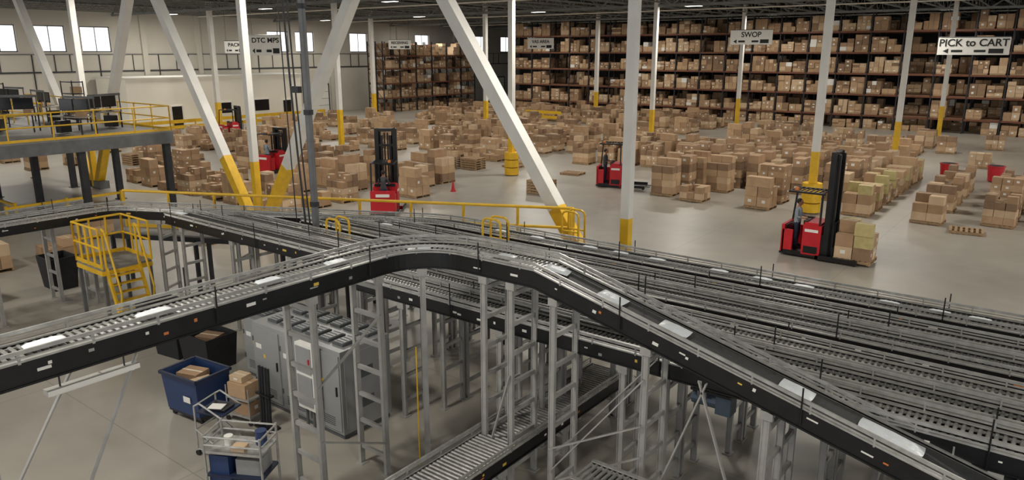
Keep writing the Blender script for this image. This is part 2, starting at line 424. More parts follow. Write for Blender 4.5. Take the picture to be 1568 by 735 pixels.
# ------------------------------------------------------------ cartons & pallets
CB = ['c1', 'c1', 'c2', 'c2', 'c3', 'c4']
def carton(b, c, d, r, k=None, rz=0., detail=True):
    k = k or r.choice(CB)
    b.box(c, d, k, rz)
    if detail:
        b.box((c[0], c[1], c[2]+d[2]/2+.001), (d[0]+.004, .05, .004), 'tape', rz)
        if r.random() < .5 and rz == 0:
            b.box((c[0]+r.uniform(-.1, .1)*d[0], c[1]-d[1]/2-.002, c[2]+.05*d[2]), (d[0]*.28, .004, d[2]*.3), 'lab_w')
        if r.random() < .3 and rz == 0:
            b.box((c[0]+d[0]/2+.002, c[1]+r.uniform(-.1, .1)*d[1], c[2]), (.004, d[1]*.25, d[2]*.28), 'lab_w')
def pallet_base(b, L=1.2, W=1.0, z=0):
    for y in (-W/2+.03, 0, W/2-.03): b.box((0, y, z+.065), (L, .05, .09), 'wood')
    for i in range(7): b.box((-L/2+.05+i*(L-.1)/6, 0, z+.12), (.1, W, .02), 'wood')
    for i in (-1, 0, 1): b.box((i*(L/2-.06), 0, z+.01), (.1, W, .02), 'wood')
def pallet_load(b, n, lh, r, kind=None, z=.13):
    nx, ny = r.choice([(3, 2), (2, 2), (3, 3), (2, 3)])
    dx, dy = 1.16/nx, .98/ny
    for l in range(n):
        part = (l == n-1 and r.random() < .6)
        tone = r.choice(CB)
        for i in range(nx):
            for j in range(ny):
                if part and r.random() < .4: continue
                k = tone if r.random() < .7 else None
                if kind == 'g' and ((l == n-1 and r.random() < .7) or r.random() < .2): k = 'cg'
                carton(b, (-.58+dx*(i+.5)+r.uniform(-.012, .012), -.49+dy*(j+.5)+r.uniform(-.012, .012), z+lh*(l+.5)), (dx*.965, dy*.965, lh*.985), r, k)
VAR = []
for s in range(18):
    r = random.Random(100+s); b = MB(); pallet_base(b)
    if s < 10: lh = [.3, .36, .42, .34, .28][s % 5]; n = [2, 3, 4, 5, 6][s % 5]; g = False
    elif s < 14: lh = [.42, .34, .28, .42][s-10]; n = [3, 4, 4, 3][s-10]; g = True
    else: lh = [.25, .4, .3, .45][s-14]; n = [1, 2, 4, 3][s-14]; g = False
    pallet_load(b, n, lh, r, 'g' if g else None)
    VAR.append((.13+n*lh, b.mesh('pallet_of_cartons'), g))
b = MB(); pallet_base(b); EMPT = b.mesh('wooden_pallet')
b = MB()
for i in range(5): pallet_base(b, z=i*.142)
STK = b.mesh('stack_of_wooden_pallets')
def pal(x, y, h, g=False, rz=None, z=0):
    if h <= .16: return inst('wooden_pallet', EMPT, (x, y, z), R.uniform(-.1, .1))
    c = [v for v in VAR if v[2] == g]; c.sort(key=lambda v: abs(v[0]-h)); v = R.choice(c[:2])
    rz = R.choice([0, math.pi])+R.uniform(-.05, .05) if rz is None else rz
    return inst('pallet_of_cartons', v[1], (x, y, z), rz)
placed = []
TR = [(-7.1, 26.5), (-24.3, 22.3), (-38.2, 26.2), (-57, 35.2), (-19.6, 34.4)]
def tryp(x, y, h, g=False, rz=None):
    for a, c in placed:
        if abs(a-x) < 1.32 and abs(c-y) < 1.22: return
    for cx, cy in [(-9.2, 33.9), (-26.2, 34), (-45, 37), (-9.3, 52), (-26.2, 51.5), (-43, 52), (-60, 54), (-60, 36), (-43, 71), (-26.2, 69), (-26.1, 17), (-41.5, 17.3)]:
        if abs(cx-x) < 1.05 and abs(cy-y) < 1.0: return
    for cx, cy in TR:
        if math.hypot(cx-x, cy-y) < 2.5: return
    if -47.5 < x < -42 and 62.6 < y < 64.4: return
    placed.append((x, y)); pal(x, y, h, g, rz)
for x, ys in {
    -7.4: [(34.8, 1.6, 1), (36.4, 1.7, 1), (38.1, 1.5, 1), (39.8, 1.6, 1), (41.5, 1.5, 1), (43.2, 1.6, 1), (44.9, 1.5, 0), (46.6, 1.6, 1)],
    -9.0: [(37.6, 1.6, 0), (39.3, 1.7, 0), (41, 1.8, 0), (42.7, 1.6, 0), (44.5, 1.7, 0), (46.2, 1.5, 0), (48, 1.7, 0)],
    -4.65: [(34.9, 1.0, 0), (38.0, 1.2, 0), (40.0, 1.4, 0), (42.2, 1.3, 0), (44.2, 1.4, 0)],
    -2.2: [(36, 1.5, 0), (37.8, 1.7, 0), (39.6, 1.5, 1), (42, 1.5, 0), (44, 1.3, 0)],
    -3.1: [(33.8, .15, 0)],
    -.6: [(37, 1.6, 0), (39, 1.5, 0), (41, 1.4, 0)],
    -11.35: [(33.6, 1.35, 0), (35.4, 1.8, 0), (38.4, 1.7, 0), (40.2, 1.8, 0), (42, 1.6, 0), (43.8, 1.7, 0), (45.6, 1.6, 0), (47.4, 1.6, 0)],
    -13.0: [(38.2, 1.8, 0), (40, 1.7, 0), (41.8, 1.8, 0), (43.6, 1.7, 0), (45.4, 1.5, 0), (47.2, 1.6, 0), (49, 1.5, 0)],
    -14.5: [(33.4, .75, 0), (36.5, 1.85, 0), (38.3, 1.7, 0), (40, 1.8, 0), (41.8, 1.7, 0), (43.6, 1.6, 0), (45.4, 1.7, 0), (47.2, 1.5, 0)],
    -16.3: [(33.9, 1.85, 0), (35.8, 1.7, 0), (37.6, 1.8, 0), (39.4, 1.6, 0), (41.2, 1.7, 0), (43, 1.5, 0), (44.8, 1.6, 0), (46.6, 1.6, 0)],
    -18.0: [(38.5, 1.5, 0), (40.2, 1.7, 0), (42, 1.6, 0), (43.8, 1.5, 0), (45.6, 1.4, 0), (47.4, 1.5, 0)],
}.items():
    for y, h, g in ys: tryp(x, y, h, bool(g))
def field(x0, x1, y0, y1, dx, dy, den, h0, h1):
    x = x0
    while x <= x1:
        y = y0
        while y <= y1:
            if R.random() < den: tryp(x+R.uniform(-.15, .15), y+R.uniform(-.1, .1), R.uniform(h0, h1))
            y += dy
        x += dx
tryp(-25.3, 40.5, 1.5); tryp(-22.4, 44.5, 1.3); tryp(-26, 25.8, 1.6); tryp(-29.9, 25.2, 1.7); tryp(-31.6, 25.0, 1.6); tryp(-30.5, 27.5, 1.8); tryp(-32.5, 28, 1.5)
tryp(-24.2, 41.8, 1.4)
field(-24.5, -19.6, 42, 50, 1.6, 1.75, .75, .9, 1.6)
field(-22, -9, 52.5, 66, 2.1, 1.8, .62, .4, 1.7)
field(-42, -27, 38, 50, 1.9, 1.7, .6, .3, 1.6)
field(-58, -28, 52, 72, 2.0, 1.8, .72, .3, 1.7)
field(-7.5, 6, 54, 66, 2.6, 2.2, .25, .3, 1.4)
field(-60, -42, 26, 50, 2.2, 1.9, .6, .3, 1.5)
field(-43, -27.5, 19.5, 31, 1.9, 1.7, .7, .3, 1.7)
field(-58, -44, 18, 25, 2.4, 2.2, .5, .5, 1.4)
field(-30, -24.8, 8, 15, 2.1, 2.2, .4, .5, 1.2)
for x, y in [(-29.5, 34.4), (-31.2, 34.0), (-21.5, 30.4), (-48, 22.6)]:
    if all(abs(a-x) > 1.3 or abs(c-y) > 1.2 for a, c in placed):
        placed.append((x, y)); inst('stack_of_wooden_pallets', STK, (x, y, 0), .05)
for x, y in [(-23.5, 36.4), (-28, 36.6), (-34, 33)]:
    if all(abs(a-x) > 1.3 or abs(c-y) > 1.2 for a, c in placed): inst('wooden_pallet', EMPT, (x, y, 0), .1)

# ------------------------------------------------------------ pallet racks
def rack(loc, rz, n, levels, seed, den=.88, top=11.0, bay=2.75, dep=1.15):
    r = random.Random(seed); b = MB(); s = MB()
    for i in range(n+1):
        x = i*bay
        for y in (0, dep): b.bb(x-.05, x+.05, y-.05, y+.05, 0, top, 'rackup')
        z = .3
        while z < top-1.2: b.beam((x, 0, z), (x, dep, z+1.1), .04, .04, 'rackup'); z += 1.1
    for i in range(n):
        bd = den*(1 if r.random() < .86 else .5)
        for z in levels:
            if z > .2:
                for y in (0, dep): b.bb(i*bay+.05, (i+1)*bay-.05, y-.03, y+.03, z-.17, z, 'orange')
                b.bb(i*bay+.06, (i+1)*bay-.06, .03, dep-.03, z-.03, z-.002, 'wood')
            for k in range(2):
                if r.random() > bd: continue
                cx = i*bay+.72+k*1.3; hh = r.uniform(.6, 1.0 if z < .1 else 1.45); zz = z
                b0 = .12; s.bb(cx-.56, cx+.56, .02, dep-.02, zz, zz+b0, 'wood')
                nx = r.choice([2, 2, 3]); nz = r.choice([2, 3, 4]); tone = r.choice(CB); dx = 1.2/nx; dz = hh/nz
                for a in range(nx):
                    for q in range(nz):
                        if q == nz-1 and r.random() < .25: continue
                        kk = tone if r.random() < .6 else r.choice(CB+CB+['lab_w'])
                        yo = r.uniform(0, .12)
                        s.bb(cx-.6+a*dx+.01, cx-.6+(a+1)*dx-.01, .02+yo, dep-.05, zz+b0+q*dz+.003, zz+b0+(q+1)*dz-.003, kk)
                        if r.random() < .3:
                            s.bb(cx-.6+(a+.3)*dx, cx-.6+(a+.6)*dx, .012+yo, .02+yo, zz+b0+(q+.3)*dz, zz+b0+(q+.65)*dz, 'lab_w')
    o = b.obj('pallet_rack', loc, rz); s.obj('racked_cartons', parent=o)
LV = [.0, 1.3, 3.2, 5.1, 7.0, 8.9]
rack((-58, 75.8, 0), 0, 25, LV, 21, .95)
rack((-58, 79.4, 0), 0, 25, LV, 22, .85)
rack((-58, 80.7, 0), 0, 25, LV, 29, .85)
rack((-66, 61, 0), math.pi/2, 6, [0, 1.7, 3.4, 5.1, 6.6], 23, .92, 8.2)
rack((-67.4, 61, 0), math.pi/2, 6, [0, 1.7, 3.4, 5.1, 6.6], 27, .9, 8.2)

# ------------------------------------------------------------ office block along the west wall
b = MB(); b.bb(-72.6, -67, 31.6, 50, 0, 4.7, 'office'); b.bb(-72.65, -66.9, 31.5, 50.1, 4.7, 4.8, 'lab_w')
for y0_, y1_, za, zb in [(40.5, 41.6, 1.2, 2.2), (44.2, 45.9, 1.2, 2.3), (47.6, 48.6, 0, 2.1), (35.5, 36.5, 0, 2.1)]:
    b.bb(-67.0, -66.95, y0_, y1_, za, zb, 'darkopen')
    b.bb(-67.0, -66.9, y0_-.08, y0_, za, zb+.08, 'lab_w'); b.bb(-67.0, -66.9, y1_, y1_+.08, za, zb+.08, 'lab_w'); b.bb(-67.0, -66.9, y0_, y1_, zb, zb+.08, 'lab_w')
b.obj('office_block')
def guardrail(p, q, h=1.0, k='yellow', step=2.0, two=True):
    p = Vector(p); q = Vector(q); n = max(1, int((q-p).length/step)); b = MB()
    for i in range(n+1):
        c = p.lerp(q, i/n); b.bb(c.x-.05, c.x+.05, c.y-.05, c.y+.05, 0, h+.05, k); b.bb(c.x-.11, c.x+.11, c.y-.11, c.y+.11, 0, .03, k)
    for z in ((h*.45, h*.95) if two else (h*.95,)):
        b.beam(p+Vector((0, 0, z)), q+Vector((0, 0, z)), .07, .3 if two else .1, k)
    b.obj('safety_guard_rail')
guardrail((-64.5, 30, 0), (-64.5, 51, 0)); guardrail((-47, 63.5, 0), (-42.6, 63.5, 0)); guardrail((-33.5, 10.5, 0), (-33.5, 15, 0), two=False); guardrail((-38, 11, 0), (-34, 11, 0), two=False)

# ------------------------------------------------------------ mezzanine
X1, X0, Y1, Y0, ZD = -31.8, -47.5, 16.8, 1.0, 3.65
b = MB(); b.bb(X0, X1, Y0, Y1, ZD-.06, ZD, 'floordeck')
for y in (Y0, Y1-.1): b.bb(X0, X1, y, y+.1, ZD-.55, ZD-.06, 'greysteel')
for x in (X0, X1-.1): b.bb(x, x+.1, Y0+.1, Y1-.1, ZD-.55, ZD-.06, 'greysteel')
x = X0+1.5
while x < X1-1: b.bb(x-.05, x+.05, Y0+.1, Y1-.1, ZD-.36, ZD-.06, 'darksteel'); x += 1.5
for x in (X1-.25, -37, -42.2, X0+.25):
    for y in (Y1-.25, 13, 9, 5, Y0+.25): b.bb(x-.13, x+.13, y-.13, y+.13, 0, ZD-.36, 'darksteel'); b.bb(x-.2, x+.2, y-.2, y+.2, 0, .03, 'darksteel')
def hrail(b, pts, z, h=1.07, step=1.6, k='yellow', r=.03, kick=True):
    for p, q in zip(pts, pts[1:]):
        p = Vector((*p, z)); q = Vector((*q, z)); n = max(1, round((q-p).length/step))
        for i in range(n+1):
            c = p.lerp(q, i/n); b.cyl(c, c+Vector((0, 0, h)), r, k, 8)
        for zz in (h, h*.52): b.cyl(p+Vector((0, 0, zz)), q+Vector((0, 0, zz)), r, k, 8)
        if kick: b.beam(p+Vector((0, 0, .06)), q+Vector((0, 0, .06)), .02, .1, k)
hrail(b, [(X1-.05, Y0), (X1-.05, Y1-.05), (X0+.05, Y1-.05)], ZD)
hrail(b, [(-38, 6), (-38, 14), (-45, 14)], ZD, kick=False)
mez = b.obj('mezzanine_platform')
def desk(x, y, rz, seed):
    r = random.Random(seed); b = MB()
    b.box((0, 0, .74), (1.8, .8, .04), 'desk')
    for i in (-.85, .85):
        for j in (-.35, .35): b.box((i, j, .36), (.05, .05, .72), 'darksteel')
    b.box((0, .38, 1.5), (1.8, .04, .1), 'greysteel')
    for i in (-.85, .85): b.box((i, .38, 1.1), (.04, .04, .8), 'greysteel')
    for i in (-.45, .4):
        b.box((i, .15, .77), (.25, .2, .02), 'black'); b.box((i, .2, .9), (.05, .04, .24), 'black'); b.box((i, .15, 1.2), (.78, .05, .5), 'black'); b.box((i, .122, 1.2), (.72, .006, .44), 'screen')
    b.box((0, -.18, .77), (.45, .16, .025), 'black'); b.box((-.6, 0, .3), (.3, .5, .5), 'black')
    carton(b, (.65, -.1, .86), (.3, .3, .2), r)
    b.obj('workstation_desk', (x, y, ZD+.002), rz)
for i, (x, y, rz) in enumerate([(-33.6, 13.5, .3), (-34.5, 10, .1), (-35, 15.2, -1.2), (-41, 15.4, 3.1), (-40.5, 9, 2.8), (-43.5, 11.5, 1.6), (-35.8, 6.5, .5), (-33.2, 7, -.2), (-45.5, 15.2, .2), (-36.5, 12.3, .9)]): desk(x, y, rz, i)
def shelf(x, y, rz, z=ZD+.002):
    b = MB()
    for i in (-.6, .6):
        for j in (-.25, .25): b.box((i, j, 1.0), (.04, .04, 2.0), 'black')
    for zz in (.2, .8, 1.4, 1.95): b.box((0, 0, zz), (1.24, .54, .04), 'darksteel')
    r = random.Random(int(x*10))
    for zz in (.22, .82, 1.42):
        for i in (-.4, 0, .4):
            if r.random() < .75: carton(b, (i, 0, zz+.17), (.34, .4, .3), r)
    b.obj('storage_shelf', (x, y, z), rz)
for x, y, rz in [(-38.9, 15.8, 0), (-46.2, 9, 1.57), (-46.2, 6, 1.57), (-39.5, 12.5, .4)]: shelf(x, y, rz)

# ------------------------------------------------------------ catwalk rail behind conveyors
def catwalk():
    b = MB(); p = Vector((-23.2, 10.45, 0)); q = Vector((-10.7, 16.65, 0)); t = (q-p).normalized(); n = Vector((t.y, -t.x, 0))
    a = p+n*.36; c = q+n*.36; zd = 1.7
    b.beam(a+Vector((0, 0, zd)), c+Vector((0, 0, zd)), .7, .05, 'floordeck')
    for o in (.04, .68): b.beam(p+n*o+Vector((0, 0, zd-.1)), q+n*o+Vector((0, 0, zd-.1)), .05, .16, 'darksteel')
    L = (q-p).length; k = int(L/2.4)
    for i in range(k+1):
        for o in (.04, .68):
            m = p.lerp(q, i/k)+n*o; b.bb(m.x-.05, m.x+.05, m.y-.05, m.y+.05, 0, zd-.1, 'darksteel')
    hrail(b, [(p.x, p.y), (q.x, q.y)], zd+.02, 1.14, 1.5, r=.042)
    e = q+n*.68
    hrail(b, [(q.x, q.y), (e.x, e.y)], zd+.02, 1.14, .4, r=.035)
    b.obj('catwalk_with_handrail')
catwalk()
def hoop(x, y, z, rz, w=.55, h=1.2):
    b = MB()
    for o in (0, .3):
        pts = [(0, o, 0), (0, o, h-.12), (.04, o, h-.04), (.12, o, h), (w-.12, o, h), (w-.04, o, h-.04), (w, o, h-.12), (w, o, 0)]
        b.tube(pts, .028, 'yellow'); b.cyl((0, o, h*.55), (w, o, h*.55), .022, 'yellow')
    b.bb(-.1, w+.1, -.05, .35, -.06, 0, 'darksteel')
    for i in (0, w): b.bb(i-.04, i+.04, .1, .2, -z, -.06, 'darksteel')
    b.obj('yellow_crossover_hoop', (x, y, z), rz)
hoop(-11.1, 13.26, 1.95, 0); hoop(-14.6, 11.38, 1.9, 0, .5, 1.1); hoop(-10.3, 15.5, 1.9, 0, .5, 1.15)

# yellow access platform with ladder
def access():
    b = MB(); x0, x1, y0, y1, z = -21.2, -19.7, 8.1, 9.4, 1.5
    b.bb(x0, x1, y0, y1, z-.08, z, 'floordeck')
    for x in (x0+.04, x1-.04):
        for y in (y0+.04, y1-.04): b.bb(x-.04, x+.04, y-.04, y+.04, 0, z-.08, 'greysteel')
    for x in (x0, x1): b.beam((x, y0, z-.12), (x, y1, z-.12), .04, .12, 'yellow')
    for y in (y0, y1): b.beam((x0, y, z-.12), (x1, y, z-.12), .04, .12, 'yellow')
    hrail(b, [(x0, y0), (x1, y0)], z, 1.07, .4)
    hrail(b, [(x0, y0), (x0, y1), (x1, y1)], z, 1.07, .45)
    # steep ladder-stair on the +x side with its own handrails
    for y in (y0+.1, y0+.95):
        b.beam((x1, y, z), (x1+.55, y, .02), .05, .13, 'yellow')
        b.tube([(x1, y, z+1.07), (x1+.15, y, z+1.0), (x1+.7, y, .95), (x1+.5, y, .2)], .028, 'yellow')
        b.cyl((x1, y, z), (x1, y, z+1.07), .03, 'yellow')
    for i in range(1, 7):
        f = i/7; b.box((x1+.55*f, y0+.525, z*(1-f)), (.15, .84, .03), 'yellow')
    b.obj('yellow_access_ladder_platform')
access()
def hopper(b, L, W, H, z, k, ti=.1, th=.03):
    lo = [(-L/2+ti, -W/2+ti, z), (L/2-ti, -W/2+ti, z), (L/2-ti, W/2-ti, z), (-L/2+ti, W/2-ti, z)]
    hi = [(-L/2, -W/2, z+H), (L/2, -W/2, z+H), (L/2, W/2, z+H), (-L/2, W/2, z+H)]
    hi2 = [(p[0]*(1-2*th/L), p[1]*(1-2*th/W), p[2]) for p in hi]; lo2 = [(p[0]*.93, p[1]*.93, z+.04) for p in lo]
    fs = [(3, 2, 1, 0)]+[(o+i, o+(i+1) % 4, o+4+(i+1) % 4, o+4+i) for o in (0, 4, 8) for i in range(4)]+[(12, 13, 14, 15)]
    b.add(lo+hi+hi2+lo2, fs, k)
for x, y, rz in [(-17.6, 8.5, .1), (-24.2, 8.7, 0), (-24.4, 6.5, .2), (-24.9, 4.5, 0)]:
    b = MB(); hopper(b, 1.0, .8, 1.0, 0, 'blackmatte', .08); b.obj('black_gaylord_bin', (x, y, 0), rz)

# ------------------------------------------------------------ foreground floor items
def cabinet(x0, x1, y0, y1, h, doors, name):
    b = MB(); b.bb(x0+.03, x1-.03, y0+.03, y1-.03, 0, .1, 'cabdk'); b.bb(x0, x1, y0, y1, .1, h, 'cab')
    n = doors; w = (x1-x0)/n
    for i in range(n):
        a = x0+i*w
        b.bb(a+.03, a+w-.03, y0-.025, y0, .16, h-.08, 'cab')
        b.bb(a+w-.12, a+w-.09, y0-.05, y0-.025, h*.5, h*.5+.18, 'black')
        b.bb(a+.12, a+.3, y0-.03, y0-.026, h*.7, h*.7+.1, 'lab_w'); b.bb(a+.35, a+.42, y0-.03, y0-.026, h*.6, h*.6+.08, 'lab_y')
        for k in range(5): b.bb(a+.15, a+w-.2, y0-.032, y0-.026, .25+k*.04, .265+k*.04, 'cabdk')
        for q in (.45, h-.4): b.cyl((a+.035, y0-.03, q), (a+.035, y0-.03, q+.1), .015, 'cabdk', 6)
    b.bb(x1, x1+.012, y0+.08, y1-.08, .2, h-.1, 'cab')
    for q in (.5, 1.1): b.bb(x1+.012, x1+.02, y0+.35, y0+.75, q, q+.2, 'cabdk')
    k = int((x1-x0)/.42)
    for i in range(k):
        for j in range(2):
            cx = x0+.25+i*(x1-x0-.3)/k; cy = y0+.2+j*(y1-y0)*.5
            b.bb(cx, cx+.3, cy, cy+(y1-y0)*.34, h, h+.05, 'cabdk'); b.bb(cx+.03, cx+.27, cy+.03, cy+(y1-y0)*.34-.03, h+.05, h+.07, 'cab')
            for q in range(4): b.bb(cx+.05, cx+.25, cy+.05+q*.09, cy+.08+q*.09, h+.07, h+.076, 'cabdk')
    b.obj(name, bevel=.006)
cabinet(-12.7, -10.0, 7.9, 9.1, 1.75, 3, 'electrical_control_cabinet')
cabinet(-14.0, -12.75, 8.5, 9.3, 1.4, 2, 'electrical_control_cabinet')
b = MB(); b.box((-10.75, 7.75, 1.15), (.5, .16, 1.3), 'lab_w'); b.box((-10.75, 7.66, 1.5), (.42, .02, .5), 'cab'); b.box((-10.75, 7.66, .88), (.42, .02, .6), 'cab'); b.box((-10.58, 7.64, 1.5), (.025, .02, .1), 'red')
for q in (.1, -.1): b.bb(-10.75+q-.02, -10.75+q+.02, 7.72, 7.76, 0, .5, 'greysteel')
b.obj('disconnect_switch_box')
b = MB(); r = random.Random(5)
hopper(b, 1.05, .78, .78, .16, 'blue', .05)
for s in (-1, 1): b.beam((-.55, s*.4, .93), (.55, s*.4, .93), .05, .06, 'bluedk'); b.beam((s*.53, -.4, .93), (s*.53, .4, .93), .05, .06, 'bluedk')
b.box((0, 0, .13), (.95, .65, .05), 'darksteel')
for i in (-.4, .4):
    for j in (-.26, .26): b.cyl((i, j-.02, .055), (i, j+.02, .055), .055, 'blackmatte', 12)
b.box((.2, -.385, .5), (.2, .006, .12), 'lab_w')
carton(b, (-.15, .05, .72), (.48, .38, .3), r, 'c2', rz=.2); carton(b, (.28, -.1, .68), (.3, .42, .3), r, 'c3', rz=-.3); carton(b, (.28, .2, .62), (.3, .2, .2), r, 'c4', rz=.1)
b.obj('blue_bin_cart', (-13.15, 6.85, 0), .12)
b = MB(); hopper(b, 1.1, .8, .8, 0, 'blackmatte', .06); carton(b, (.1, 0, .5), (.5, .4, .5), r, 'c4', rz=.3); b.obj('black_gaylord_bin', (-15.2, 8.3, 0), .05)
b = MB(); hopper(b, .9, .7, .7, 0, 'blackmatte', .06); b.obj('black_gaylord_bin', (-16.4, 8.2, 0), .15)
b = MB()
for z in (.15, .5): b.box((0, 0, z), (.6, .42, .03), 'alu')
for i in (-.29, .29):
    for j in (-.2, .2): b.cyl((i, j, .06), (i, j, .75), .014, 'alu', 6); b.cyl((i, j-.015, .05), (i, j+.015, .05), .05, 'blackmatte', 10)
carton(b, (-.03, 0, .66), (.46, .36, .28), r, 'c1'); carton(b, (.05, .02, .3), (.4, .36, .26), r, 'c2'); carton(b, (-.08, 0, .87), (.32, .26, .12), r, 'c3')
b.obj('wire_shelf_cart', (-12.2, 7.3, 0), .2)
b = MB()
for s in (-1, 1):
    b.tube([(-.3, s*.28, .06), (-.3, s*.28, .95), (-.18, s*.28, 1.02), (.25, s*.28, .8)], .016, 'alu')
    b.tube([(-.3, s*.28, .5), (.35, s*.28, .06)], .016, 'alu'); b.tube([(-.3, s*.28, .12), (.35, s*.28, .12)], .014, 'alu')
    for i in (-.3, .35): b.cyl((i, s*.28-.02, .05), (i, s*.28+.02, .05), .05, 'blackmatte', 10)
for x, z in ((-.3, .95), (-.3, .5), (.35, .12), (.25, .8), (0, .12)): b.cyl((x, -.28, z), (x, .28, z), .014, 'alu')
b.box((0, 0, .82), (.55, .5, .03), 'bluedk'); b.box((.02, 0, .86), (.4, .3, .03), 'black'); b.box((0, -.05, .885), (.26, .2, .01), 'lab_w', .2); b.box((.02, 0, .3), (.5, .5, .02), 'alu')
b.obj('rolling_laptop_stand', (-11.5, 6.35, 0), .35)
b = MB()
for z in (.2, .55, .95): b.box((0, 0, z), (.95, .55, .03), 'alu' if z != .55 else 'bluedk')
for i in (-.47, .47):
    for j in (-.27, .27): b.cyl((i, j, .06), (i, j, 1.25), .02, 'alu', 8); b.cyl((i, j-.02, .06), (i, j+.02, .06), .06, 'blackmatte', 10)
for z in (1.22, 1.08):
    for j in (-.27, .27): b.cyl((-.47, j, z), (.47, j, z), .016, 'alu')
    for i in (-.47, .47): b.cyl((i, -.27, z), (i, .27, z), .016, 'alu')
b.box((-.27, 0, .72), (.32, .45, .32), 'blue'); b.box((.2, 0, .7), (.4, .4, .26), 'cab'); b.cyl((.3, .1, .97), (.3, .1, 1.2), .09, 'blue', 14); b.cyl((-.2, 0, .97), (-.2, 0, 1.12), .07, 'lab_w', 14); b.box((.05, -.12, 1.0), (.22, .16, .08), 'c3'); b.box((-.27, 0, .36), (.36, .45, .28), 'blue')
b.obj('utility_cart', (-9.82, 5.72, 0), .5)
b = MB()
for i in range(4): b.cyl((i*.09, 0, 0.02), (i*.09+.02, .03, 1.25), .03, 'blackmatte' if i % 2 else 'darksteel', 8)
b.box((.14, .02, .02), (.5, .25, .04), 'black'); b.box((.14, .02, .7), (.42, .12, .04), 'black'); b.obj('pole_stand', (-11.7, 7.3, 0))
b = MB(); b.tube([(0, 0, 0), (0, 0, 2.3)], .012, 'yellow'); b.cyl((0, 0, 0), (0, 0, .02), .06, 'darksteel', 10); b.obj('yellow_air_line_pipe', (-8.15, 8.0, 0))
for x, y in [(-5.75, 48), (-3.5, 48.5)]:
    b = MB()
    b.cyl((0, 0, .05), (0, 0, .85), .34, 'redbin', 18, .42); b.cyl((0, 0, .85), (0, 0, .9), .45, 'redbin', 18); b.cyl((0, 0, .9), (0, 0, .905), .38, 'blackmatte', 18)
    for s in (-1, 1): b.cyl((s*.25, -.03, .05), (s*.25, .03, .05), .05, 'blackmatte', 8)
    b.obj('red_trash_can', (x, y, 0))
b = MB(); b.cyl((0, 0, .0), (0, 0, .03), .16, 'redbin', 12); b.cyl((0, 0, .03), (0, 0, .55), .11, 'redbin', 14, .02); b.obj('traffic_cone', (-25.4, 28.0, 0))

# ------------------------------------------------------------ hanging banners
def banner(x, y, z, w, h, rz, lines):
    b = MB(); b.box((0, 0, 0), (w, .03, h), 'lab_w')
    for i in (-w*.4, w*.4): b.cyl((i, 0, h/2), (i, 0, 11.3-z), .012, 'darksteel', 5)
    b.cyl((-w/2, 0, h/2), (w/2, 0, h/2), .03, 'greysteel', 8)
    for i in (-.22, .1):
        b.box((w*i, -.02, -h*.28), (w*.16, .006, h*.13), 'ink')
    b.add([(-w*.42, -.02, -h*.28), (-w*.34, -.02, -h*.14), (-w*.34, -.02, -h*.42)], [(0, 2, 1)], 'ink')
    b.box((w*.32, -.02, -h*.28), (w*.2, .006, h*.26), 'ink')
    o = b.obj('hanging_banner', (x, y, z), rz)
    for t, sz, dz in lines:
        c = D.curves.new('lettering', 'FONT'); c.body = t; c.size = sz; c.align_x = 'CENTER'; c.extrude = .004; c.offset = .012
        t_ = D.objects.new('lettering', c); t_.parent = o; t_.location = (0, -.022, dz); t_.rotation_euler = (math.pi/2, 0, 0)
        c.materials.append(M['ink']); COL.objects.link(t_)
banner(-6.1, 54, 7.35, 3.8, 1.05, 0, [('PICK to CART', .6, 0)])
banner(-23.3, 63.2, 8.2, 3.6, 1.2, 0, [('SWOP', .6, .02)])
banner(-48.4, 68, 7.9, 3.0, 1.15, .3, [('VAS AREA', .45, .05)])
banner(-61, 59, 7.8, 2.5, 1.0, .6, [('RECEIVING', .38, .05)])
banner(-50.6, 34.8, 7.5, 2.4, 1.5, .75, [('DTC MPS', .5, .2)])
banner(-57.8, 36.7, 7.4, 1.6, 1.0, .75, [('PACK', .4, .05)])

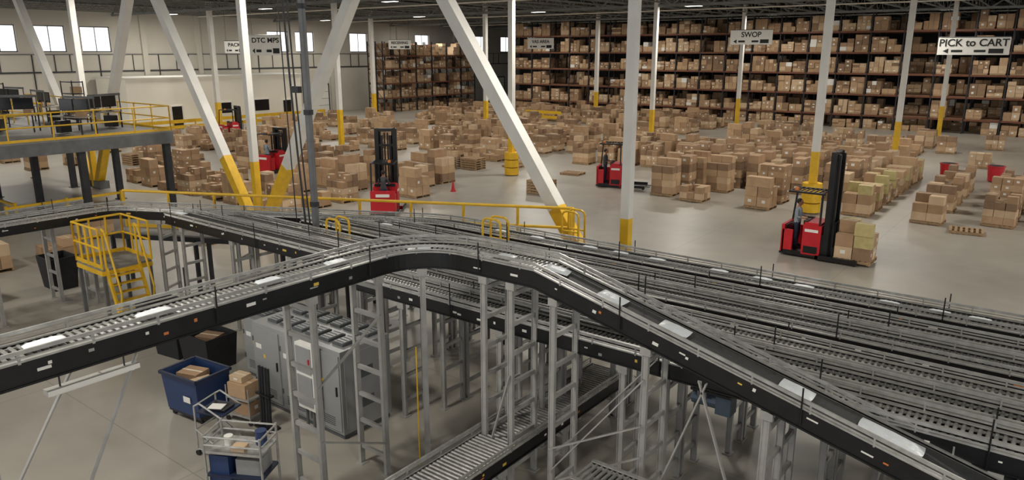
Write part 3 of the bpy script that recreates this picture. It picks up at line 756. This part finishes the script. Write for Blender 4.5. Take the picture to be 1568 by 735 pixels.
# ------------------------------------------------------------ people (truck operators)
def skinmesh(V, E, root=0, lv=2):
    me = D.meshes.new('tmp'); me.from_pydata([v[0] for v in V], E, []); o = D.objects.new('tmp', me); COL.objects.link(o)
    o.modifiers.new('s', 'SKIN'); su = o.modifiers.new('u', 'SUBSURF'); su.levels = lv; su.render_levels = lv
    for i, v in enumerate(V): me.skin_vertices[0].data[i].radius = (v[1], v[2])
    me.skin_vertices[0].data[root].use_root = True
    dg = bpy.context.evaluated_depsgraph_get(); ev = o.evaluated_get(dg).to_mesh()
    vs = [tuple(v.co) for v in ev.vertices]; fs = [(tuple(p.vertices), p.center.copy()) for p in ev.polygons]
    o.evaluated_get(dg).to_mesh_clear(); D.objects.remove(o); return vs, fs
def person(shirt='shirt'):
    V = [((0, 0, .96), .14, .12), ((0, 0, 1.14), .13, .105), ((.01, 0, 1.30), .15, .12), ((0, 0, 1.41), .09, .08), ((.01, 0, 1.49), .056, .056), ((.03, 0, 1.56), .054, .054)]
    E = [(0, 1), (1, 2), (2, 3), (3, 4), (4, 5)]
    def chain(root, pts):
        pr = root
        for p in pts: V.append(p); E.append((pr, len(V)-1)); pr = len(V)-1
    for s in (-1, 1):
        chain(0, [((0, s*.1, .84), .09, .088), ((.02, s*.115, .5), .065, .06), ((-.02, s*.12, .1), .042, .042), ((.13, s*.135, .04), .042, .03)])
        chain(3, [((0, s*.11, 1.40), .06, .06), ((0, s*.18, 1.38), .058, .058), ((.03, s*.235, 1.14), .044, .044), ((.28, s*.2, 1.12), .028, .028), ((.355, s*.19, 1.13), .024, .036)])
    vs, fs = skinmesh(V, E); b = MB(); g = {}
    for f, c in fs:
        if c.z > 1.465: k = 'skin'
        elif c.x > .15 and c.z > .9: k = 'skin'
        elif c.z > .93: k = shirt
        elif c.z > .085: k = 'jeans'
        else: k = 'blackmatte'
        g.setdefault(k, []).append(f)
    for k, f in g.items(): b.add(vs, f, k)
    for s in (-1, 1):
        for i in range(4):
            y = s*(.16+i*.02); L = [.03, .037, .034, .026][i]
            v2, f2 = skinmesh([((.35, y, 1.14), .009, .009), ((.375, y, 1.142), .0095, .0095), ((.375+L, y, 1.135), .009, .009), ((.385+L, y, 1.105), .008, .008), ((.37+L*.7, y, 1.088), .007, .007)], [(0, 1), (1, 2), (2, 3), (3, 4)], 0, 1)
            b.add(v2, [f for f, _ in f2], 'skin')
        v2, f2 = skinmesh([((.325, s*.18, 1.125), .011, .011), ((.35, s*.15, 1.115), .011, .011), ((.38, s*.14, 1.1), .009, .009), ((.4, s*.15, 1.09), .008, .008)], [(0, 1), (1, 2), (2, 3)], 0, 1)
        b.add(v2, [f for f, _ in f2], 'skin')
    n, m = 24, 18; hv = []; hf = []
    for j in range(m+1):
        ph = -math.pi/2+math.pi*j/m
        for i in range(n):
            th = 2*math.pi*i/n; cx, cy, cz = math.cos(ph)*math.cos(th), math.cos(ph)*math.sin(th), math.sin(ph)
            x = .098*cx; y = .078*cy; z = .122*cz
            if cz < 0: y *= 1-.28*cz*cz; x = x*(1-.15*cz*cz)+.012*(-cz)
            f = max(0, cx)
            x += .026*f*math.exp(-((z+.018)/.02)**2-(y/.013)**2)
            x += .008*f*math.exp(-((z-.03)/.014)**2)
            x -= .009*f*(math.exp(-((z-.008)/.013)**2-((abs(y)-.031)/.015)**2))
            x += .006*f*math.exp(-((z+.058)/.008)**2-(y/.025)**2)
            x += .008*f*math.exp(-((z+.1)/.02)**2-(y/.025)**2)
            hv.append((.035+x, y, 1.64+z))
    for j in range(m):
        for i in range(n): hf.append((j*n+i, j*n+(i+1) % n, (j+1)*n+(i+1) % n, (j+1)*n+i))
    b.add(hv, hf, 'skin')
    b.ell((.008, 0, 1.672), (.103, .087, .102), 'hair', 18, 12)
    for s in (-1, 1):
        b.ell((.116, s*.031, 1.648), (.011, .013, .007), 'lab_w', 8, 6); b.ell((.1255, s*.031, 1.648), (.003, .0055, .0055), 'hair', 6, 4)
        b.ell((.03, s*.078, 1.635), (.02, .012, .032), 'skin', 8, 6)
    b.ell((.134, 0, 1.583), (.006, .022, .005), 'lip', 8, 4)
    return b.mesh('truck_operator', True)
PM = person(); PM2 = person('hivis')

# ------------------------------------------------------------ reach trucks
def truck(mh):
    b = MB()
    b.bb(-.12, .5, -.54, .54, .14, 1.2, 'red'); b.bb(-.08, .46, -.5, .5, 1.2, 1.28, 'red')
    b.bb(-.8, -.12, -.54, .54, .1, .22, 'black'); b.bb(-.84, -.74, -.54, .54, .12, 1.12, 'red'); b.bb(-.8, -.12, .46, .54, .22, .95, 'red'); b.bb(-.8, -.45, -.54, -.46, .22, .95, 'red')
    b.bb(-.76, -.7, -.42, .42, .7, 1.08, 'black'); b.bb(-.86, .5, -.55, .55, .06, .14, 'black')
    b.bb(-.86, -.84, -.3, .3, .85, .98, 'lab_w'); b.bb(-.05, .4, -.545, -.54, .95, 1.05, 'lab_w'); b.bb(-.05, .42, -.546, -.54, .2, .45, 'black')
    b.bb(-.14, .0, -.45, .45, 1.2, 1.32, 'black'); b.cyl((-.1, .2, 1.3), (-.1, .2, 1.36), .1, 'black', 14); b.cyl((-.16, -.18, 1.02), (-.16, -.18, 1.16), .02, 'black', 8)
    for x, y in ((-.78, .48), (.42, -.48), (.42, .48)): b.beam((x, y, 1.1), (x*(.88 if x < 0 else 1), y, 2.3), .06, .06, 'black')
    for y in (-.48, .48): b.beam((-.72, y, 2.3), (.5, y, 2.3), .07, .06, 'black')
    for i in range(8): b.beam((-.68+i*.155, -.48, 2.31), (-.68+i*.155, .48, 2.31), .035, .04, 'black')
    b.box((-.5, -.3, 2.38), (.12, .12, .1), 'lab_o')
    for y in (-.4, .4):
        sg = 1 if y > 0 else -1
        b.bb(.56, .74, y-.09, y+.09, .08, mh, 'black'); b.bb(.72, .84, y-sg*.11-.05, y-sg*.11+.05, .1, mh-.08, 'black')
        b.bb(.74, .76, y-.02, y+.02, .2, mh-.3, 'darksteel')
    z = .4
    while z < mh: b.bb(.6, .68, -.4, .4, z-.05, z+.05, 'black'); z += .85
    b.bb(.58, .72, -.44, .44, mh-.14, mh, 'black')
    for y in (-.2, .2): b.cyl((.66, y, .15), (.66, y, mh-.3), .07, 'black', 10)
    for y in (-.07, .07): b.cyl((.72, y, .3), (.72, y, mh-.2), .035, 'black', 6)
    b.bb(.5, .56, -.5, .5, .14, .9, 'black'); b.bb(.86, .92, -.46, .46, .12, .5, 'black')
    for y in (-.44, -.22, 0, .22, .44): b.bb(.86, .89, y-.02, y+.02, .5, 1.35, 'black')
    b.bb(.86, .89, -.46, .46, 1.31, 1.36, 'black')
    for y in (-.25, .25): b.bb(.9, 2.0, y-.05, y+.05, .085, .12, 'darksteel')
    for y in (-.62, .62):
        b.bb(.4, 1.75, y-.06, y+.06, .06, .2, 'black'); b.cyl((1.68, y-.05, .075), (1.68, y+.05, .075), .075, 'blackmatte', 14)
    b.bb(.4, .5, -.68, .68, .06, .22, 'red')
    b.cyl((-.55, -.3, .12), (-.55, -.15, .12), .12, 'blackmatte', 14); b.cyl((-.55, .15, .12), (-.55, .3, .12), .12, 'blackmatte', 14)
    return b
def puttruck(x, y, rz, mh, pm, load=None):
    o = truck(mh).obj('reach_truck', (x, y, 0), rz, bevel=.015)
    c, s = math.cos(rz), math.sin(rz)
    if pm: inst('truck_operator', pm, (x-.47*c, y-.47*s, .222), rz)
    if load: pal(x+1.54*c, y+1.54*s, load, True, rz=rz, z=.06)
puttruck(-7.1, 26.5, 0, 3.75, PM, 1.2)
puttruck(-24.3, 22.3, math.radians(128), 3.7, PM2, None)
puttruck(-38.2, 26.2, math.radians(100), 2.6, PM)
puttruck(-57, 35.2, math.radians(80), 2.6, None)
puttruck(-19.6, 34.4, math.radians(20), 3.1, PM2, None)

# ------------------------------------------------------------ lamps
for x in (-66, -52, -38, -24, -10, 4, 18):
    for y in (2, 19, 36, 53, 70):
        if x == 18 and y > 60: continue
        b = MB(); b.box((0, 0, .06), (1.3, .5, .1), 'greysteel'); b.box((0, 0, .005), (1.2, .42, .01), 'lamp')
        for i in (-.5, .5): b.cyl((i, 0, .1), (i, 0, 1.1), .01, 'darksteel', 5)
        o = b.obj('high_bay_light', (x, y, 10.25))
        l = D.lights.new('lamp', 'AREA'); l.shape = 'RECTANGLE'; l.size = 1.6; l.size_y = 1.6; l.energy = 640 if y < 60 else 450; l.color = (1, .955, .875)
        lo = D.objects.new('lamp', l); lo.location = (0, 0, -.03); lo.parent = o; COL.objects.link(lo)
w = D.worlds.new('daylight'); scene.world = w; w.use_nodes = True
bg = w.node_tree.nodes['Background']; bg.inputs['Color'].default_value = (.96, .97, 1, 1); bg.inputs['Strength'].default_value = 1.6

# ------------------------------------------------------------ camera
cam = D.cameras.new('camera'); cam.sensor_width = 36; cam.lens = 36*1130/1568; cam.clip_end = 400
co = D.objects.new('camera', cam); co.location = (0, 0, 7)
co.rotation_euler = (math.radians(90-14.3), 0, math.atan2(.61, .7924)); COL.objects.link(co); scene.camera = co
